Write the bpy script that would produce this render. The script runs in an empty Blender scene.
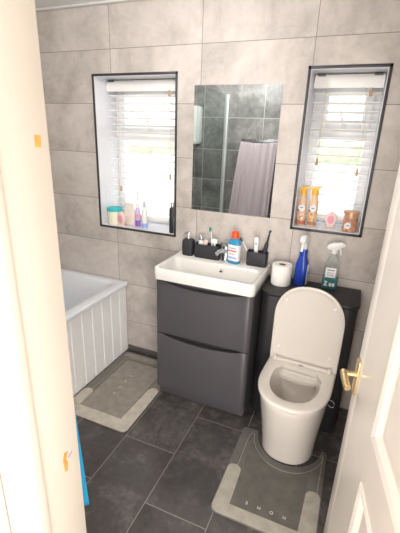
import bpy, bmesh, math, random
from mathutils import Vector, Matrix
random.seed(7)
C = bpy.context.scene.collection
PI = math.pi

# ------------------------------------------------------------------ materials
def S(c):
    """sRGB 0-255 -> linear"""
    o = []
    for v in c:
        v /= 255.0
        o.append(v / 12.92 if v <= .04045 else ((v + .055) / 1.055) ** 2.4)
    return (o[0], o[1], o[2], 1.0)

def newmat(name):
    m = bpy.data.materials.new(name); m.use_nodes = True
    nt = m.node_tree
    return m, nt, nt.nodes['Principled BSDF']

def N(nt, t, **kw):
    n = nt.nodes.new(t)
    for k, v in kw.items():
        setattr(n, k, v)
    return n

def math_(nt, op, a, b=None, c=None):
    n = N(nt, 'ShaderNodeMath', operation=op)
    for i, v in enumerate((a, b, c)):
        if v is None: continue
        if isinstance(v, (int, float)): n.inputs[i].default_value = v
        else: nt.links.new(v, n.inputs[i])
    return n.outputs[0]

def ramp(nt, fac, stops):
    n = N(nt, 'ShaderNodeValToRGB')
    e = n.color_ramp.elements
    e[0].position, e[0].color = stops[0]
    e[1].position, e[1].color = stops[-1]
    for p, c in stops[1:-1]:
        k = e.new(p); k.color = c
    nt.links.new(fac, n.inputs[0])
    return n.outputs[0]

def mixc(nt, fac, a, b, mode='MIX'):
    n = N(nt, 'ShaderNodeMix', data_type='RGBA', blend_type=mode)
    for s, v in ((n.inputs['Factor'], fac), (n.inputs[6], a), (n.inputs[7], b)):
        if isinstance(v, (int, float, tuple)): s.default_value = v
        else: nt.links.new(v, s)
    return n.outputs[2]

def plain(name, rgb, rough=.5, metal=0., var=.04, scale=30., bump=0., coat=0., ior=None):
    m, nt, b = newmat(name)
    tc = N(nt, 'ShaderNodeTexCoord')
    nz = N(nt, 'ShaderNodeTexNoise'); nz.inputs['Scale'].default_value = scale
    nz.inputs['Detail'].default_value = 4
    nt.links.new(tc.outputs['Object'], nz.inputs['Vector'])
    c = S(rgb)
    lo = tuple(v * (1 - var) for v in c[:3]) + (1,)
    hi = tuple(min(1, v * (1 + var)) for v in c[:3]) + (1,)
    col = ramp(nt, nz.outputs['Fac'], [(.3, lo), (.7, hi)])
    nt.links.new(col, b.inputs['Base Color'])
    b.inputs['Roughness'].default_value = rough
    b.inputs['Metallic'].default_value = metal
    if ior: b.inputs['IOR'].default_value = ior
    if coat: b.inputs['Coat Weight'].default_value = coat
    if bump:
        bp = N(nt, 'ShaderNodeBump'); bp.inputs['Strength'].default_value = bump
        bp.inputs['Distance'].default_value = .002
        nt.links.new(nz.outputs['Fac'], bp.inputs['Height'])
        nt.links.new(bp.outputs['Normal'], b.inputs['Normal'])
    return m

def tile_mat(name, axis_u, u0, pu, axis_v, v0, pv, lo, mid, hi, grout, gw=.003, rough=.45,
             stagger=0., scale=3.5, tilevar=.08, bump=.15, fine=.28, spec=.5):
    """stone tile laid in world metres; axis 0/1/2 = x/y/z"""
    m, nt, b = newmat(name)
    g = N(nt, 'ShaderNodeNewGeometry')
    sp = N(nt, 'ShaderNodeSeparateXYZ'); nt.links.new(g.outputs['Position'], sp.inputs[0])
    U = math_(nt, 'DIVIDE', math_(nt, 'SUBTRACT', sp.outputs[axis_u], u0), pu)
    cu = math_(nt, 'FLOOR', U)
    V = math_(nt, 'DIVIDE', math_(nt, 'SUBTRACT', sp.outputs[axis_v], v0), pv)
    if stagger:
        par = math_(nt, 'FLOORED_MODULO', cu, 2.)
        V = math_(nt, 'ADD', V, math_(nt, 'MULTIPLY', par, stagger))
    cv = math_(nt, 'FLOOR', V)
    fu = math_(nt, 'SUBTRACT', U, cu); fv = math_(nt, 'SUBTRACT', V, cv)
    du = math_(nt, 'MULTIPLY', math_(nt, 'MINIMUM', fu, math_(nt, 'SUBTRACT', 1., fu)), pu)
    dv = math_(nt, 'MULTIPLY', math_(nt, 'MINIMUM', fv, math_(nt, 'SUBTRACT', 1., fv)), pv)
    d = math_(nt, 'MINIMUM', du, dv)
    gm = math_(nt, 'LESS_THAN', d, gw / 2)
    cell = N(nt, 'ShaderNodeCombineXYZ')
    nt.links.new(cu, cell.inputs[0]); nt.links.new(cv, cell.inputs[1])
    wn = N(nt, 'ShaderNodeTexWhiteNoise', noise_dimensions='3D')
    nt.links.new(cell.outputs[0], wn.inputs['Vector'])
    # shift the stone pattern per tile
    off = N(nt, 'ShaderNodeVectorMath', operation='SCALE'); off.inputs['Scale'].default_value = 7.
    nt.links.new(wn.outputs['Color'], off.inputs[0])
    pos = N(nt, 'ShaderNodeVectorMath', operation='ADD')
    nt.links.new(g.outputs['Position'], pos.inputs[0]); nt.links.new(off.outputs[0], pos.inputs[1])
    n1 = N(nt, 'ShaderNodeTexNoise'); n1.inputs['Scale'].default_value = scale
    n1.inputs['Detail'].default_value = 9; n1.inputs['Roughness'].default_value = .62
    n1.inputs['Distortion'].default_value = .9
    nt.links.new(pos.outputs[0], n1.inputs['Vector'])
    n2 = N(nt, 'ShaderNodeTexNoise'); n2.inputs['Scale'].default_value = scale * 7
    n2.inputs['Detail'].default_value = 8; n2.inputs['Roughness'].default_value = .7
    nt.links.new(pos.outputs[0], n2.inputs['Vector'])
    # faint veins
    n3 = N(nt, 'ShaderNodeTexNoise'); n3.inputs['Scale'].default_value = scale * .8
    n3.inputs['Detail'].default_value = 5; n3.inputs['Distortion'].default_value = 1.6
    nt.links.new(pos.outputs[0], n3.inputs['Vector'])
    vein = math_(nt, 'ABSOLUTE', math_(nt, 'SUBTRACT', n3.outputs['Fac'], .5))
    vein = math_(nt, 'SUBTRACT', 1., math_(nt, 'MINIMUM', math_(nt, 'MULTIPLY', vein, 45.), 1.))
    f = math_(nt, 'ADD', math_(nt, 'MULTIPLY', n1.outputs['Fac'], 1 - fine), math_(nt, 'MULTIPLY', n2.outputs['Fac'], fine))
    f = math_(nt, 'ADD', f, math_(nt, 'MULTIPLY', math_(nt, 'SUBTRACT', wn.outputs['Value'], .5), tilevar))
    f = math_(nt, 'SUBTRACT', f, math_(nt, 'MULTIPLY', vein, .035))
    col = ramp(nt, f, [(.33, S(lo)), (.5, S(mid)), (.66, S(hi))])
    col = mixc(nt, gm, col, S(grout))
    nt.links.new(col, b.inputs['Base Color'])
    rr = math_(nt, 'ADD', math_(nt, 'MULTIPLY', n2.outputs['Fac'], .25), rough - .12)
    nt.links.new(rr, b.inputs['Roughness']); b.inputs['Specular IOR Level'].default_value = spec
    h = math_(nt, 'SUBTRACT', n2.outputs['Fac'], math_(nt, 'MULTIPLY', gm, 1.5))
    bp = N(nt, 'ShaderNodeBump'); bp.inputs['Strength'].default_value = bump
    bp.inputs['Distance'].default_value = .003
    nt.links.new(h, bp.inputs['Height']); nt.links.new(bp.outputs['Normal'], b.inputs['Normal'])
    return m

def clear_mat(name, tint, trans=.8, rough=.05, gl=.1, base=None):
    m, nt, b = newmat(name)
    out = nt.nodes['Material Output']
    tr = N(nt, 'ShaderNodeBsdfTransparent'); tr.inputs[0].default_value = tint
    b.inputs['Base Color'].default_value = base or tint; b.inputs['Roughness'].default_value = rough
    lw = N(nt, 'ShaderNodeLayerWeight'); lw.inputs['Blend'].default_value = .35
    fac = math_(nt, 'ADD', math_(nt, 'MULTIPLY', lw.outputs['Fresnel'], gl), 1 - trans)
    mx = N(nt, 'ShaderNodeMixShader')
    nt.links.new(fac, mx.inputs[0]); nt.links.new(tr.outputs[0], mx.inputs[1]); nt.links.new(b.outputs[0], mx.inputs[2])
    nt.links.new(mx.outputs[0], out.inputs[0])
    return m

M = {}
M['wall'] = tile_mat('greige_stone_tile', 0, .0, .598, 2, 2.048, .3, (170, 161, 153), (200, 190, 182), (216, 207, 200), (126, 117, 110), gw=.0032, rough=.5, scale=2.6)
M['sidewall'] = tile_mat('greige_stone_tile_side', 1, 0., .598, 2, 2.048, .3, (170, 161, 153), (200, 190, 182), (216, 207, 200), (126, 117, 110), gw=.0032, rough=.5, scale=2.6)
M['darkwall'] = tile_mat('grey_stone_tile', 0, -.03, .61, 2, 2.048, .3, (98, 96, 94), (138, 136, 133), (184, 180, 176), (200, 195, 188), gw=.005, rough=.4, scale=3)
M['floor'] = tile_mat('dark_slate_tile', 0, .534, .3, 1, -.756, .6, (52, 48, 47), (70, 66, 64), (104, 99, 96), (138, 130, 121), gw=.0035, rough=.22, stagger=.5, scale=4.2, tilevar=.10, bump=.08, fine=.38, spec=.85)
M['hallfloor'] = plain('hall_carpet', (150, 138, 124), .95, var=.15, scale=200)
M['white_paint'] = plain('white_ceiling_paint', (226, 224, 222), .8, var=.02)
M['hall_paint'] = plain('cream_wall_paint', (226, 216, 200), .8, var=.02)
M['gloss'] = plain('cream_gloss_paint', (186, 176, 165), .32, var=.02, scale=4)
M['doorpaint'] = plain('white_gloss_paint', (236, 228, 220), .25, var=.02, scale=4)
M['barewood'] = plain('bare_wood', (214, 128, 60), .7, var=.3, scale=60)
M['trim'] = plain('grey_tile_trim', (64, 62, 66), .4, metal=.2, var=.05)
M['skirt'] = plain('dark_tile_skirt', (92, 88, 85), .5, var=.15)
M['pvc'] = plain('white_pvc', (248, 248, 249), .3, var=.01)
M['reveal'] = plain('white_reveal', (228, 228, 232), .3, var=.02)
M['glass'] = clear_mat('window_glass', (1, 1, 1, 1), .97, .02, .12)
M['screen'] = clear_mat('shower_glass', (.94, .97, .965, 1), .985, .03, .08, (.05, .05, .05, 1))
M['slat'] = plain('white_blind_slat', (246, 242, 237), .45, var=.02)
M['cord'] = plain('blind_cord', (225, 218, 206), .8)
M['tassel'] = plain('wood_tassel', (190, 160, 120), .5, var=.1)
M['bracket'] = plain('dark_bracket', (80, 80, 84), .4)
M['acrylic'] = plain('white_acrylic', (236, 238, 242), .12, var=.01, coat=.3)
M['panelwhite'] = plain('white_panel', (248, 246, 244), .35, var=.02)
M['ceramic'] = plain('white_ceramic', (238, 234, 228), .1, var=.01, coat=.5)
M['wcceramic'] = plain('toilet_ceramic', (222, 214, 206), .1, var=.01, coat=.5)
M['seatwhite'] = plain('white_seat_plastic', (222, 214, 204), .25, var=.01)
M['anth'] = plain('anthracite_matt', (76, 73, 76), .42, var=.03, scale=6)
M['recess_shade'] = plain('anthracite_recess_shade', (40, 38, 40), .6)  # dark tone stands in for shade in the drawer gaps and overflow hole
M['anthwc_shaded'] = plain('anthracite_wc_shaded', (40, 38, 40), .45, var=.03, scale=6)  # vanity anthracite darkened to put the cistern unit's shadow into its colour
M['chrome'] = plain('chrome', (215, 218, 222), .12, metal=1., var=.02)
M['satin'] = plain('satin_aluminium', (225, 226, 226), .38, metal=.6, var=.02)
M['brass'] = plain('polished_brass', (240, 216, 166), .3, metal=1., var=.06)
M['blackp'] = plain('black_plastic', (38, 38, 42), .45, var=.06, bump=.1)
M['blackt'] = plain('black_textured', (44, 44, 48), .6, var=.15, scale=220, bump=.4)
M['whitep'] = plain('white_plastic', (238, 238, 236), .35, var=.01)
M['greyp'] = plain('grey_print', (128, 130, 138), .5)
M['water'] = plain('toilet_water', (196, 190, 180), .05, var=.02)
M['paper'] = plain('tissue_paper', (240, 236, 230), .95, var=.02, scale=120, bump=.2)
M['card'] = plain('cardboard', (150, 125, 100), .9)
M['lilac'] = plain('lilac_towel', (212, 198, 203), .98, var=.07, scale=260, bump=.8)
M['blue'] = plain('turquoise_towel', (24, 136, 182), .98, var=.12, scale=260, bump=.9)
M['orange'] = plain('orange_cap', (250, 84, 36), .35)
M['bluewash'] = clear_mat('blue_mouthwash', S((70, 172, 220)), .3, .05, .3)
M['bluebottle'] = plain('blue_plastic', (36, 66, 165), .25, var=.05)
M['clear'] = clear_mat('clear_plastic', (.95, .97, .96, 1), .93, .06, .25, (.6, .62, .62, 1))
M['teal'] = clear_mat('teal_liquid', S((0, 138, 144)), .12, .05, .1)
M['tealp'] = plain('teal_plastic', (48, 190, 196), .35)
M['tealdark'] = plain('dark_teal_plastic', (30, 84, 96), .4)
M['creamp'] = plain('pale_yellow_tub', (244, 240, 214), .4)
M['pink'] = plain('pink_print', (232, 160, 178), .5)
M['pinkpale'] = plain('pale_pink', (242, 214, 206), .5)
M['packet'] = plain('beige_packet', (242, 230, 220), .55)
M['purple'] = plain('purple_print', (142, 96, 190), .4)
M['lavender'] = plain('lavender_print', (205, 190, 225), .4)
M['bluep'] = plain('light_blue_print', (150, 176, 232), .4)
M['amber'] = plain('amber_cap', (252, 190, 70), .35)
M['tan'] = plain('tan_can', (232, 198, 162), .35, var=.1, scale=40)
M['brown'] = plain('brown_print', (176, 122, 94), .45, var=.3, scale=60)
M['darkbrown'] = plain('dark_print', (82, 60, 66), .45)
M['copper'] = plain('copper_lid', (214, 172, 138), .4, metal=.4, var=.08)
M['jar'] = plain('amber_jar', (196, 140, 116), .2, var=.35, scale=45)
M['label'] = plain('white_label', (232, 230, 232), .5)
M['red'] = plain('red_print', (226, 96, 80), .5)
M['green'] = plain('green_bristle', (40, 150, 120), .6)
M['matg'] = plain('grey_mat', (150, 142, 132), .9, var=.14, scale=22)
M['matdark'] = plain('damp_grey_mat', (122, 116, 108), .85, var=.12, scale=22)
M['matlight'] = plain('dry_beige_mat', (196, 188, 174), .95, var=.12, scale=22)
M['rugd'] = plain('dark_rug', (98, 94, 88), .9, var=.16, scale=16)
M['rugm'] = plain('mid_rug', (104, 101, 95), .9, var=.12, scale=20)
M['rugl'] = plain('light_rug', (166, 160, 148), .95, var=.14, scale=20)
M['line'] = plain('pale_line', (168, 162, 152), .9)
M['letter'] = plain('pale_lettering', (206, 200, 190), .9)
M['leaf'] = plain('hedge_green_glare', (196, 206, 172), .8, var=.25, scale=18)  # green paled so the colour carries the daylight glare
M['render'] = plain('added_backing_white', (232, 230, 226), .9, var=.03, scale=5)
M['paving'] = plain('pale_paving', (196, 192, 184), .9, var=.1, scale=4)
mm, nt, b = newmat('mirror_silver')
b.inputs['Metallic'].default_value = 1; b.inputs['Roughness'].default_value = .0
b.inputs['Base Color'].default_value = (.86, .90, .89, 1); M['mirror'] = mm

# ------------------------------------------------------------------ mesh helpers
class MB:
    def __init__(self):
        self.bm = bmesh.new(); self.mats = []
    def mi(self, m):
        m = M[m]
        if m not in self.mats: self.mats.append(m)
        return self.mats.index(m)
    def _take(self, t, m, mat=None):
        i = self.mi(m)
        for f in t.faces: f.material_index = i
        if mat is not None: bmesh.ops.transform(t, matrix=mat, verts=t.verts)
        bmesh.ops.recalc_face_normals(t, faces=t.faces)
        me = bpy.data.meshes.new('tmp'); t.to_mesh(me); t.free()
        self.bm.from_mesh(me); bpy.data.meshes.remove(me)
        return self
    def box(self, m, x0, x1, y0, y1, z0, z1, bev=0., seg=2, mat=None):
        t = bmesh.new()
        bmesh.ops.create_cube(t, size=1)
        bmesh.ops.transform(t, verts=t.verts, matrix=Matrix.Translation(((x0+x1)/2, (y0+y1)/2, (z0+z1)/2)) @ Matrix.Diagonal((x1-x0, y1-y0, z1-z0, 1)))
        if bev: bmesh.ops.bevel(t, geom=t.edges[:], offset=bev, segments=seg, profile=.5, affect='EDGES')
        return self._take(t, m, mat)
    def loft(self, m, loops, cap0=True, cap1=True, mat=None, closed=True):
        t = bmesh.new()
        L = [[t.verts.new(p) for p in lp] for lp in loops]
        n = len(loops[0])
        for a, b_ in zip(L[:-1], L[1:]):
            for k in range(n if closed else n - 1):
                t.faces.new((a[k], a[(k+1) % n], b_[(k+1) % n], b_[k]))
        if cap0: t.faces.new(L[0][::-1])
        if cap1: t.faces.new(L[-1])
        return self._take(t, m, mat)
    def lathe(self, m, prof, cx=0, cy=0, sx=1., sy=1., seg=28, mat=None, cap=True):
        loops = [[(cx + sx*r*math.cos(2*PI*k/seg), cy + sy*r*math.sin(2*PI*k/seg), z) for k in range(seg)] for r, z in prof]
        return self.loft(m, loops, cap and prof[0][0] > 0, cap and prof[-1][0] > 0, mat)
    def tube(self, m, pts, r, seg=10, mat=None, radii=None):
        P = [Vector(p) for p in pts]; loops = []
        up = Vector((0, 0, 1))
        for i, p in enumerate(P):
            d = (P[min(i+1, len(P)-1)] - P[max(i-1, 0)]).normalized()
            a = d.cross(up)
            if a.length < .05: a = d.cross(Vector((1, 0, 0)))
            a.normalize(); b_ = d.cross(a)
            rr = radii[i] if radii else r
            loops.append([p + rr*(math.cos(2*PI*k/seg)*a + math.sin(2*PI*k/seg)*b_) for k in range(seg)])
        # keep loops untwisted
        return self.loft(m, loops, True, True, mat)
    def prism(self, m, poly, z0, z1, bev=0., mat=None, seg=2):
        t = bmesh.new()
        a = [t.verts.new((x, y, z0)) for x, y in poly]
        f = t.faces.new(a)
        r = bmesh.ops.extrude_face_region(t, geom=[f])
        vs = [e for e in r['geom'] if isinstance(e, bmesh.types.BMVert)]
        bmesh.ops.translate(t, verts=vs, vec=(0, 0, z1 - z0))
        if bev:
            ed = [e for e in t.edges if abs(e.verts[0].co.z - e.verts[1].co.z) < 1e-6]
            bmesh.ops.bevel(t, geom=ed, offset=bev, segments=seg, profile=.5, affect='EDGES')
        return self._take(t, m, mat)
    def build(self, name, parent=None, loc=(0, 0, 0), rot=(0, 0, 0), angle=40, mods=None):
        me = bpy.data.meshes.new(name)
        self.bm.to_mesh(me); self.bm.free()
        for m in self.mats: me.materials.append(m)
        for p in me.polygons: p.use_smooth = True
        me.set_sharp_from_angle(angle=math.radians(angle))
        o = bpy.data.objects.new(name, me); C.objects.link(o)
        o.location = loc; o.rotation_euler = rot
        if parent: o.parent = parent
        return o

def XZ(y):       # prism drawn in (x, z), extruded towards -y from y
    return Matrix.Translation((0, y, 0)) @ Matrix.Rotation(PI/2, 4, 'X')

def tag(o, label, cat, group=None):
    o['label'] = label; o['category'] = cat
    if group: o['group'] = group
    return o
def thing(name, label, cat, loc=(0, 0, 0), rz=0., group=None):
    o = bpy.data.objects.new(name, None); C.objects.link(o)
    o.empty_display_size = .05
    o.location = loc; o.rotation_euler = (0, 0, rz)
    return tag(o, label, cat, group)
def struct(o):
    o['kind'] = 'structure'; return o

def rrect(x0, x1, y0, y1, r, n=6, rs=None):
    """rounded rectangle, ccw; rs = radii at (x0y0, x1y0, x1y1, x0y1)"""
    rs = rs or (r, r, r, r); out = []
    for (cx, cy, a0, rr) in ((x0, y0, PI, rs[0]), (x1, y0, 1.5*PI, rs[1]), (x1, y1, 0, rs[2]), (x0, y1, .5*PI, rs[3])):
        px = cx + (rr if cx == x0 else -rr); py = cy + (rr if cy == y0 else -rr)
        for k in range(n + 1):
            a = a0 + .5*PI*k/n
            out.append((px + rr*math.cos(a), py + rr*math.sin(a)))
    return out
def at_z(poly, z): return [(x, y, z) for x, y in poly]

def copy_tree(o, parent=None):
    c = o.copy(); C.objects.link(c)
    if parent: c.parent = parent
    for ch in list(o.children): copy_tree(ch, c)
    return c

def text_mesh(name, body, size, parent, loc, rot, mat, depth=.0006, spacing=1.):
    cu = bpy.data.curves.new(name, 'FONT'); cu.body = body; cu.size = size
    cu.align_x = 'CENTER'; cu.align_y = 'CENTER'; cu.extrude = depth; cu.space_character = spacing
    tmp = bpy.data.objects.new('tmp_text', cu); C.objects.link(tmp)
    dg = bpy.context.evaluated_depsgraph_get(); dg.update()
    me = bpy.data.meshes.new_from_object(tmp.evaluated_get(dg))
    bpy.data.objects.remove(tmp); bpy.data.curves.remove(cu)
    me.name = name; me.materials.clear(); me.materials.append(M[mat])
    o = bpy.data.objects.new(name, me); C.objects.link(o)
    o.location = loc; o.rotation_euler = rot; o.parent = parent
    return o
def lettering(body, size, parent, centre, step, rot, mat):
    n = len(body)
    for k, ch in enumerate(body):
        q = k - (n - 1)/2
        text_mesh('letter', ch, size, parent, (centre[0] + step[0]*q, centre[1] + step[1]*q, centre[2]), rot, mat)

# ------------------------------------------------------------------ dimensions
XL, XR, YF, ZC = -.70, 1.86, -1.60, 2.285       # room: left, right, door wall, ceiling
WT = .31                                        # outer wall thickness
W1 = (-.133, .443, .958, 1.906)                 # window openings x0 x1 z0 z1
W2 = (1.188, 1.547, 1.105, 1.912)
HL, HR, HB = .35, 2.55, -3.3                    # hallway

# ------------------------------------------------------------------ shell
def slab(name, m, *b):
    return struct(MB().box(m, *b).build(name))
slab('floor', 'floor', XL - .1, XR + .1, -1.69, WT, -.1, 0)
slab('floor_hall', 'hallfloor', HL - .1, HR + .1, HB, -1.69, -.1, 0)
slab('ceiling', 'white_paint', XL - .1, XR + .1, -1.69, WT, ZC, ZC + .1)
slab('ceiling_hall', 'white_paint', HL - .1, HR + .1, HB, -1.69, ZC, ZC + .1)
slab('wall_left', 'sidewall', XL - .1, XL, -1.69, WT, 0, ZC)
slab('wall_right', 'sidewall', XR, XR + .1, -1.69, WT, 0, ZC)

w = MB()
zs = [0, W1[2], W2[2], W1[3], W2[3], ZC]
def back_piece(x0, x1, z0, z1): w.box('wall', x0, x1, 0, WT, z0, z1)
back_piece(XL, W1[0], 0, ZC)
back_piece(W1[0], W1[1], 0, W1[2]); back_piece(W1[0], W1[1], W1[3], ZC)
back_piece(W1[1], W2[0], 0, ZC)
back_piece(W2[0], W2[1], 0, W2[2]); back_piece(W2[0], W2[1], W2[3], ZC)
back_piece(W2[1], XR, 0, ZC)
struct(w.build('wall_back'))

w = MB()
DX0, DX1, DH = .97, 1.78, 2.03
w.box('darkwall', XL, DX0, -1.69, YF, 0, ZC); w.box('darkwall', DX1, XR, -1.69, YF, 0, ZC); w.box('darkwall', DX0, DX1, -1.69, YF, DH, ZC)
struct(w.build('wall_front'))
w = MB()
w.box('hall_paint', HL - .1, DX0, -1.775, -1.69, 0, ZC); w.box('hall_paint', DX1, HR + .1, -1.775, -1.69, 0, ZC); w.box('hall_paint', DX0, DX1, -1.775, -1.69, DH, ZC)
w.box('hall_paint', HL - .1, HL, HB, -1.775, 0, ZC); w.box('hall_paint', HR, HR + .1, HB, -1.775, 0, ZC)
w.box('hall_paint', HL - .1, HR + .1, HB - .1, HB, 0, ZC)
struct(w.build('wall_hall'))

# ceiling bead and the dark upstand at the foot of the back wall
struct(MB().box('white_paint', XL, XR, -.035, -.0005, ZC - .012, ZC - .0005, .003).build('trim_1'))
struct(MB().box('skirt', .062, .50, -.012, -.0005, .0005, .04, .003).build('baseboard_back'))

# window reveal linings, sills and grey edge trims
def window_lining(n, W):
    x0, x1, z0, z1 = W; t = .006
    b = MB()
    b.box('reveal', x0, x0 + t, .001, WT, z0, z1); b.box('reveal', x1 - t, x1, .001, WT, z0, z1)
    b.box('reveal', x0 + t, x1 - t, .001, WT, z1 - t, z1); b.box('reveal', x0 + t, x1 - t, .001, WT, z0, z0 + t)
    struct(b.build('trim_%d' % (n * 2)))
    b = MB(); e = .011
    for bx in ((x0 - e, x0 + .003, z0 - e, z1 + e), (x1 - .003, x1 + e, z0 - e, z1 + e),
               (x0 - e, x1 + e, z1 - .003, z1 + e), (x0 - e, x1 + e, z0 - e, z0 + .003)):
        b.box('trim', bx[0], bx[1], -.004, .012, bx[2], bx[3], .0015)
    struct(b.build('trim_%d' % (n * 2 + 1)))
window_lining(1, W1); window_lining(2, W2)

def window(n, W, zt, stay):
    x0, x1, z0, z1 = W[0] + .006, W[1] - .006, W[2] + .006, W[3] - .006
    ya, yb = .225, .285; fw = .05
    f = MB()
    def ring(b, m, a, c, p, q, w_, y0, y1, bev=.004):
        b.box(m, a, a + w_, y0, y1, p, q, bev); b.box(m, c - w_, c, y0, y1, p, q, bev)
        b.box(m, a + w_, c - w_, y0, y1, q - w_, q, bev); b.box(m, a + w_, c - w_, y0, y1, p, p + w_, bev)
    ring(f, 'pvc', x0, x1, z0, z1, fw, ya, yb)
    f.box('pvc', x0 + fw, x1 - fw, ya, yb, zt - .03, zt + .03, .004)
    o = struct(f.build('window_%d' % n))
    s = MB(); ring(s, 'pvc', x0 + fw - .012, x1 - fw + .012, zt + .018, z1 - fw + .012, .045, ya - .018, ya + .02)
    s.build('opening_sash', o)
    g = MB(); g.box('glass', x0 + fw + .02, x1 - fw - .02, .255, .259, zt + .05, z1 - fw - .02); g.build('pane', o)
    g = MB(); g.box('glass', x0 + fw, x1 - fw, .255, .259, z0 + fw, zt - .03); g.build('pane', o)
    h = MB(); cx = stay
    h.box('whitep', cx - .015, cx + .015, ya - .027, ya - .018, zt + .028, zt + .052, .003)
    h.box('whitep', cx - .008, cx + .008, ya - .036, ya - .026, zt + .034, zt + .13, .004, mat=Matrix.Translation((cx, 0, zt + .04)) @ Matrix.Rotation(-.35, 4, 'Y') @ Matrix.Translation((-cx, 0, -zt - .04)))
    h.build('window_handle', o)
window(1, W1, 1.565, .155); window(2, W2, 1.61, 1.372)

# ------------------------------------------------------------------ door frame and door
j = MB()
j.box('gloss', .97, 1.0, -1.775, -1.60, 0, 2.0, .002); j.box('gloss', 1.75, 1.78, -1.775, -1.60, 0, 2.0, .002)
j.box('gloss', .97, 1.78, -1.775, -1.60, 2.0, 2.03, .002)
j.box('gloss', 1.0, 1.007, -1.737, -1.708, 0, 2.0, .003); j.box('gloss', 1.743, 1.75, -1.737, -1.708, 0, 2.0, .003)
j.box('gloss', 1.0, 1.75, -1.737, -1.703, 1.987, 2.0, .003)
# bare patches where old fittings were
j.prism('barewood', [(-1.632, 1.556), (-1.619, 1.555), (-1.618, 1.574), (-1.631, 1.575)], 1.0000, 1.0006, mat=Matrix(((0, 0, 1, 0), (1, 0, 0, 0), (0, 1, 0, 0), (0, 0, 0, 1))))
j.prism('barewood', [(-1.648, .872), (-1.640, .868), (-1.637, .89), (-1.641, .90), (-1.634, .918), (-1.645, .921), (-1.650, .905)], 1.0000, 1.0006, mat=Matrix(((0, 0, 1, 0), (1, 0, 0, 0), (0, 1, 0, 0), (0, 0, 0, 1))))
j.prism('greyp', [(-1.634, .896), (-1.622, .905), (-1.622, .908), (-1.634, .902)], 1.0000, 1.0006, mat=Matrix(((0, 0, 1, 0), (1, 0, 0, 0), (0, 1, 0, 0), (0, 0, 0, 1))))
struct(j.build('trim_6'))
j = MB()
j.box('gloss', .905, .978, -1.793, -1.7755, 0, 2.08, .004); j.box('gloss', 1.772, 1.845, -1.793, -1.7755, 0, 2.08, .004)
j.box('gloss', .978, 1.772, -1.793, -1.7755, 2.012, 2.08, .004)
struct(j.build('trim_7'))

hinge = Vector((1.707, -1.594, 0)); DANG = math.radians(99.5)
DW = .698; DZ0, DZ1 = .008, 1.985; TH = .038
def door_leaf():
    b = MB()
    A, B_ = .10, .405
    for (a, c) in ((0, A), (B_, .628)): b.box('doorpaint', a, c, -TH, 0, DZ0, DZ1)
    for (p, q) in ((DZ0, .20), (.665, .83), (1.84, DZ1)): b.box('doorpaint', A, B_, -TH, 0, p, q)
    b.box('doorpaint', .628, .633, -TH, -.003, DZ0, DZ1)
    b.box('doorpaint', .633, DW, -TH, 0, DZ0, DZ1, .004)
    o = struct(b.build('door_1', None, hinge, (0, 0, DANG)))
    for (p, q) in ((.20, .665), (.83, 1.84)):
        b = MB()
        def ringl(off, y): return [(A + off, y, p + off), (B_ - off, y, p + off), (B_ - off, y, q - off), (A + off, y, q - off)]
        b.loft('doorpaint', [ringl(-.002, -.0005), ringl(-.002, .004), ringl(.006, .007), ringl(.016, .004), ringl(.022, .002), ringl(.036, -.010), ringl(.042, -.010), ringl(.07, -.002), ringl(.075, -.002)], False, True)
        b.build('panel', o, angle=20)
    # brass lever handle
    h = MB(); s, z = .670, .835
    h.prism('brass', rrect(s - .02, s + .02, z - .062, z + .07, .012), 0, .007, .002, mat=Matrix(((1, 0, 0, 0), (0, 0, 1, 0), (0, 1, 0, 0), (0, 0, 0, 1))))
    ho = h.build('door_handle', o)
    l = MB()
    l.tube('brass', [(s, .006, z + .010), (s, .025, z + .010), (s, .042, z + .010)], .010, 14)
    l.tube('brass', [(s + .008, .044, z + .010), (s - .02, .045, z + .010), (s - .045, .045, z + .009), (s - .068, .044, z + .007), (s - .078, .041, z + .006)], .011, 14, radii=[.0115, .0125, .0115, .0115, .011])
    l.build('lever', ho)
    return o
door_leaf()

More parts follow.
